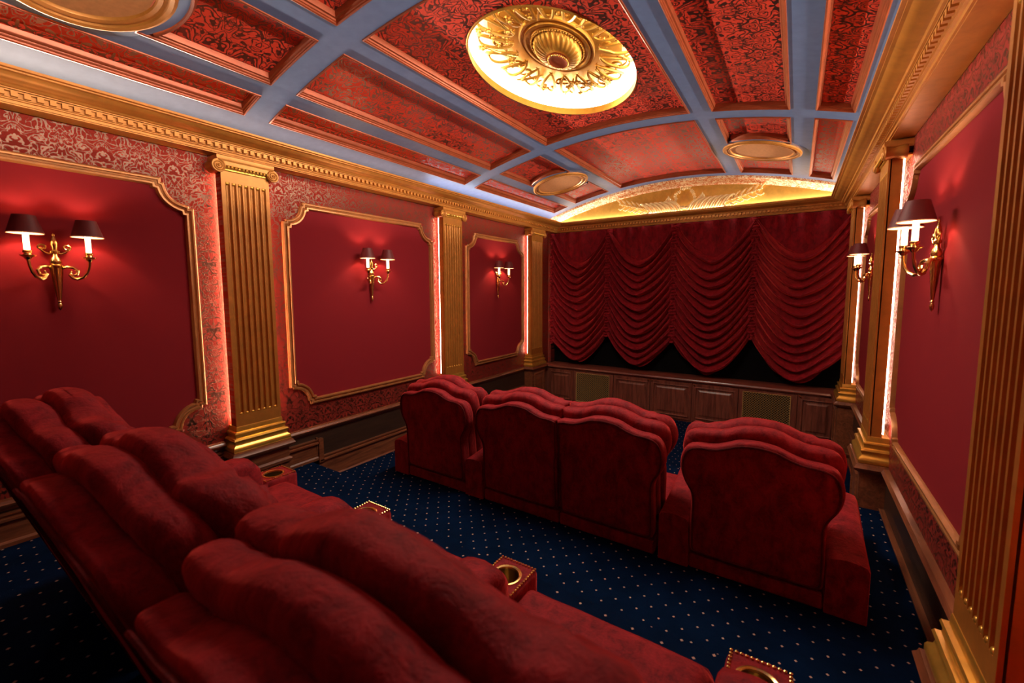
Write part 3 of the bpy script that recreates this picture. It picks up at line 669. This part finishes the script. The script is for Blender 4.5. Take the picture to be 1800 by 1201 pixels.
# ------------------------------------------------------------------ recliners
def outline(k=1.0,w=1.0,n_arc=5):
    """camel-back chair back silhouette, half points (x,z) from base right up and over, local z from floor"""
    H=[(0.322,0.10),(0.322,0.25),(0.318,0.42),(0.318,0.47),(0.332,0.50),(0.364,0.54),(0.383,0.60),(0.384,0.67),(0.368,0.73),(0.335,0.762),(0.28,0.770),(0.21,0.770),(0.15,0.792),(0.09,0.820),(0.0,0.830)]
    pts=[(x*w,z*k) for x,z in H]+[(-x*w,z*k) for x,z in reversed(H[:-1])]
    return pts
def resample(pts,step):
    out=[]; n=len(pts)
    for i in range(n):
        a=Vector(pts[i]); b=Vector(pts[(i+1)%n]); m_=max(1,int((b-a).length/step))
        for t in range(m_): out.append(tuple(a.lerp(b,t/m_)))
    return out
def smooth_path(p,it=3):
    for _ in range(it):
        n=len(p); p=[((p[i-1][0]+2*p[i][0]+p[(i+1)%n][0])/4,(p[i-1][1]+2*p[i][1]+p[(i+1)%n][1])/4) for i in range(n)]
    return p
from mathutils import noise as mn
def slab(out,y0,y1,rim,bulge0,bulge1,lean,wr=0.0,seed=0,zpiv=0.1,crease=0.0):
    """upholstered slab standing in the x-z plane, rounded at both faces"""
    cx=0; cz=sum(z for x,z in out)/len(out)
    def inset(f,dist=0):
        r=[]
        for (x,z) in out: r.append((cx+(x-cx)*f,cz+(z-cz)*f))
        return r
    size=0.38
    L=[]
    def ring(ins,y): 
        f=1-ins/size; return [(x,y,z) for x,z in inset(f)]
    for f,b in ((0.02,1.0),(0.25,0.97),(0.5,0.85),(0.72,0.6),(0.86,0.35)): L.append([(x,y0-bulge0*b,z) for x,z in inset(f)])
    ns=6
    for k in range(ns+1):
        a=PI/2*k/ns; L.append(ring(rim*(1-math.sin(a)),y0+rim*(1-math.cos(a))))
    mid=4
    for k in range(1,mid): 
        t=k/mid; L.append([(x,y0+rim+(y1-y0-2*rim)*t,z) for x,z in out])
    for k in range(ns+1):
        a=PI/2*k/ns; L.append(ring(rim*(1-math.cos(a)),y1-rim+rim*math.sin(a)))
    for f,b in ((0.86,0.35),(0.72,0.6),(0.5,0.85),(0.25,0.97),(0.02,1.0)): L.append([(x,y1+bulge1*b,z) for x,z in inset(f)])
    out2=[]
    for l in L:
        r=[]
        for x,y,z in l:
            if wr>0:
                v=mn.noise(Vector((x*5+seed,y*7,z*5)))*wr; v2=mn.noise(Vector((x*28+seed,y*6,z*9)))*wr*0.45*min(1,abs(x)/0.25)
                y+=(v+v2)*(1 if y>(y0+y1)/2 else -1); z+=(v+v2)*0.8; x+=v*0.4
                if crease and z>0.5:
                    g=math.exp(-((abs(x)-0.27)/0.075)**2); y-=crease*g*abs(math.sin(x*95+2*z)) ; z-=crease*0.5*g*abs(math.sin(x*95+2*z))
            y-=lean*(z-zpiv)
            r.append((x,y,z))
        out2.append(r)
    q=MB(); q.loops(out2,True,(True,True)); return q
def pillow_box(x0,x1,y0,y1,z0,z1,r=0.05,dome=0.03,wr=0.006,seed=0):
    nx,ny=18,22; q=MB()
    def sp(t): return t
    def pt(u,v,top):
        # superellipse-like rounded cushion
        x=x0+(x1-x0)*u; y=y0+(y1-y0)*v
        ex=min(u,1-u)*(x1-x0)/r; ey=min(v,1-v)*(y1-y0)/r
        f=1.0
        for e in (ex,ey):
            if e<1: f*=math.sqrt(max(0,1-(1-e)**2))
        h=(z1-z0)/2; zc=(z0+z1)/2
        z=zc+(h*f+dome*math.sin(PI*u)*math.sin(PI*v))*1.0 if top else zc-h*f
        if top and wr: z+=mn.noise(Vector((x*7+seed,y*7,3)))*wr
        return (x,y,z)
    us=[0,0.01,0.03,0.06,0.1]+[0.1+0.8*i/(nx-1) for i in range(1,nx-1)]+[0.9,0.94,0.97,0.99,1]
    vs=us
    q.loops([[pt(u,v,True) for u in us] for v in vs],closed=False); q.loops([[pt(u,v,False) for u in us] for v in vs],closed=False)
    return q
def arm_parts(par,xc,wd,front_studs=True,h=0.30):
    """arm with bolster and lower cup pad in front; y runs from chair rear"""
    q=MB(); hw=wd/2
    prof=[(-hw,0.0),(-hw,h-0.03),(-hw+0.012,h-0.008),(-hw+0.04,h),(0,h+0.006),(hw-0.04,h),(hw-0.012,h-0.008),(hw,h-0.03),(hw,0.0)]
    ys_=[(0.0,0.96,0),(0.012,1,0),(0.15,1,0.015),(0.30,1,0.035),(0.45,1,0.065),(0.58,1,0.092),(0.66,1,0.095),(0.71,1,0.080),(0.738,0.98,0.045),(0.748,0.9,0.0)]
    q.loops([[(xc+x*f,y,z*(1 if z<0.1 else 1)+(dz if z>0.1 else 0)) for x,z in prof] for y,f,dz in ys_],closed=True,caps=(True,True)); arm=finish(q,'armrest','velvet',par,ang=50)
    zt=h-0.055; cy=0.850; q=MB(); NS=40
    def sq(r_,z,e=7.0,hx=hw+0.002,hy=0.108):
        o=[]
        for k in range(NS):
            a=2*PI*k/NS; c,s_=math.cos(a),math.sin(a); g=(abs(c)**e+abs(s_)**e)**(-1/e); o.append((xc+(hx-r_)*g*c,cy+(hy-r_)*g*s_,z))
        return o
    ci=lambda r_,z:[(xc+r_*math.cos(2*PI*k/NS),cy+r_*math.sin(2*PI*k/NS),z) for k in range(NS)]
    q.loops([sq(0,0.0),sq(0,zt-0.02),sq(0.003,zt-0.008),sq(0.009,zt-0.001),sq(0.016,zt),ci(0.056,zt),ci(0.052,zt-0.004),ci(0.052,zt-0.075)]); pad=finish(q,'cup_block','velvet',par,ang=60,recalc=False)
    q=MB(); q.lathe([(0.048,zt-0.004),(0.050,zt+0.003),(0.056,zt+0.0055),(0.061,zt+0.004),(0.062,zt-0.001)],32,'z',(xc,cy,0),1,1,None,False); finish(q,'cup_ring','brass',pad)
    q=MB(); q.lathe([(0.049,zt),(0.046,zt-0.068),(0.001,zt-0.070)],32,'z',(xc,cy,0),1,1,None,False); finish(q,'cup_well','cup_metal',pad,recalc=False)
    q=MB(); a_=hw-0.010; y0_,y1_=0.765,0.940
    def studs(ax,ay,bx,by):
        d=math.hypot(bx-ax,by-ay); n=int(d/0.0135)
        for k in range(n): q.ball((xc+ax+(bx-ax)*k/n,ay+(by-ay)*k/n,zt+0.002),0.0058,6,3)
    studs(-a_,y0_,-a_,y1_); studs(-a_,y1_,a_,y1_); studs(a_,y1_,a_,y0_); studs(a_,y0_,-a_,y0_)
    finish(q,'nailhead_trim','brass',pad,kind='stuff')
def recliner(loc,label,left,right,group,pitch_l,pitch_r,lean=0.07,seatw=0.655,kz=1.0,aw=0.175,seed=0,armoff=0.0,ty=1.0,back_y=0.0,jl=False,jr=False,h=0.30):
    t=empty('recliner',loc,label=label,category='recliner',group=group)
    hw=seatw/2; sx=seatw/0.655
    out=smooth_path(resample(outline(kz,sx),0.022),2)
    lim=hw+0.001
    def clampx(p):
        return [((min(x,lim) if jr else x) if x>0 else (max(x,-lim) if jl else x),z) for x,z in p]
    out=clampx(out)
    def sh(q): 
        return q.mapv(lambda x,y,z:(x,y+back_y,z))
    finish(sh(slab(out,0.0,0.085*ty,0.020,0.004,0.0,lean,0.004,seed)),'back_shell','velvet',t,ang=70)
    # welt round the rear face
    o2=out; cz=sum(z for x,z in o2)/len(o2)
    P=[(x*0.955,-0.004-lean*(z-0.1)+back_y,cz+(z-cz)*0.955) for x,z in o2]; P.append(P[0])
    q=MB(); q.tube(P,0.0055,6); finish(q,'welt','piping',t)
    # back cushions (two layers), only the top part shows from behind
    o3=clampx([(x*1.02,0.20+(z-0.10)*0.93) for x,z in o2])
    finish(sh(slab([(x,z+0.010) for x,z in o3],0.076*ty,0.185*ty,0.046*ty,0.0,0.02,lean,0.010,seed+3)),'back_cushion','velvet',t,ang=80)
    o4=clampx([(x*1.05,0.20+(z-0.10)*0.965+0.004) for x,z in o2])
    finish(sh(slab(o4,0.178*ty,0.300*ty,0.050*ty,0.0,0.045,lean,0.013,seed+9,crease=0.017)),'head_cushion','velvet',t,ang=80)
    q=MB(); 
    q.box(-hw+0.003,hw-0.003,0.012,0.86,0.0,0.085,0.012); finish(q,'base_band','velvet',t,ang=60)
    q=MB(); q.box(-hw+0.004,hw-0.004,0.10,0.88,0.02,0.12,0.02); finish(q,'seat_frame','velvet',t,ang=60)
    q=pillow_box(-hw+0.002,hw-0.002,0.22,0.905,0.03,0.192,0.055,0.014,0.006,seed); finish(q,'seat_cushion','velvet',t,ang=80)
    q=pillow_box(-hw+0.006,hw-0.006,0.87,0.945,0.01,0.14,0.03,0.0,0.0,seed); finish(q,'footrest','velvet',t,ang=80)
    if left: arm_parts(t,-hw-aw/2+armoff,aw,h=h)
    if right: arm_parts(t,hw+aw/2+armoff,aw,h=h)
    return t
R1=2.585
for k,(xc,l,r,lb) in enumerate([(-2.493,True,True,'leftmost red velvet recliner of the front row, beside the left wall aisle'),
        (-1.652,False,False,'second red velvet recliner from the left in the front row, paired without an arm between'),
        (-0.992,False,False,'third red velvet recliner from the left in the front row, left of the wide gap'),
        (-0.137,True,True,'rightmost red velvet recliner of the front row, beside the right wall')]):
    recliner((xc,R1,PLAT),lb,l,r,'front row of velvet recliners',0,0,0.06,0.655 if k not in (1,2) else 0.658,seed=k*17,jr=(k==1),jl=(k==2))
R2=0.455
for k,(xc,lb) in enumerate([(-2.20,'farthest back-row velvet recliner, nearest the left wall under the first sconce'),
        (-1.345,'back-row velvet recliner second from the left wall, in front of the fluted pillar'),
        (-0.49,'large velvet recliner filling the bottom centre of the foreground'),
        (0.365,'back-row velvet recliner at the bottom right edge of the photo')]):
    recliner((xc,R2,RISE-0.001),lb,True,k==3,'back row of velvet recliners',0,0,0.30,0.68,1.085,0.175,seed=60+k*13,h=0.27,armoff=0.025,ty=1.0,back_y=-0.05)
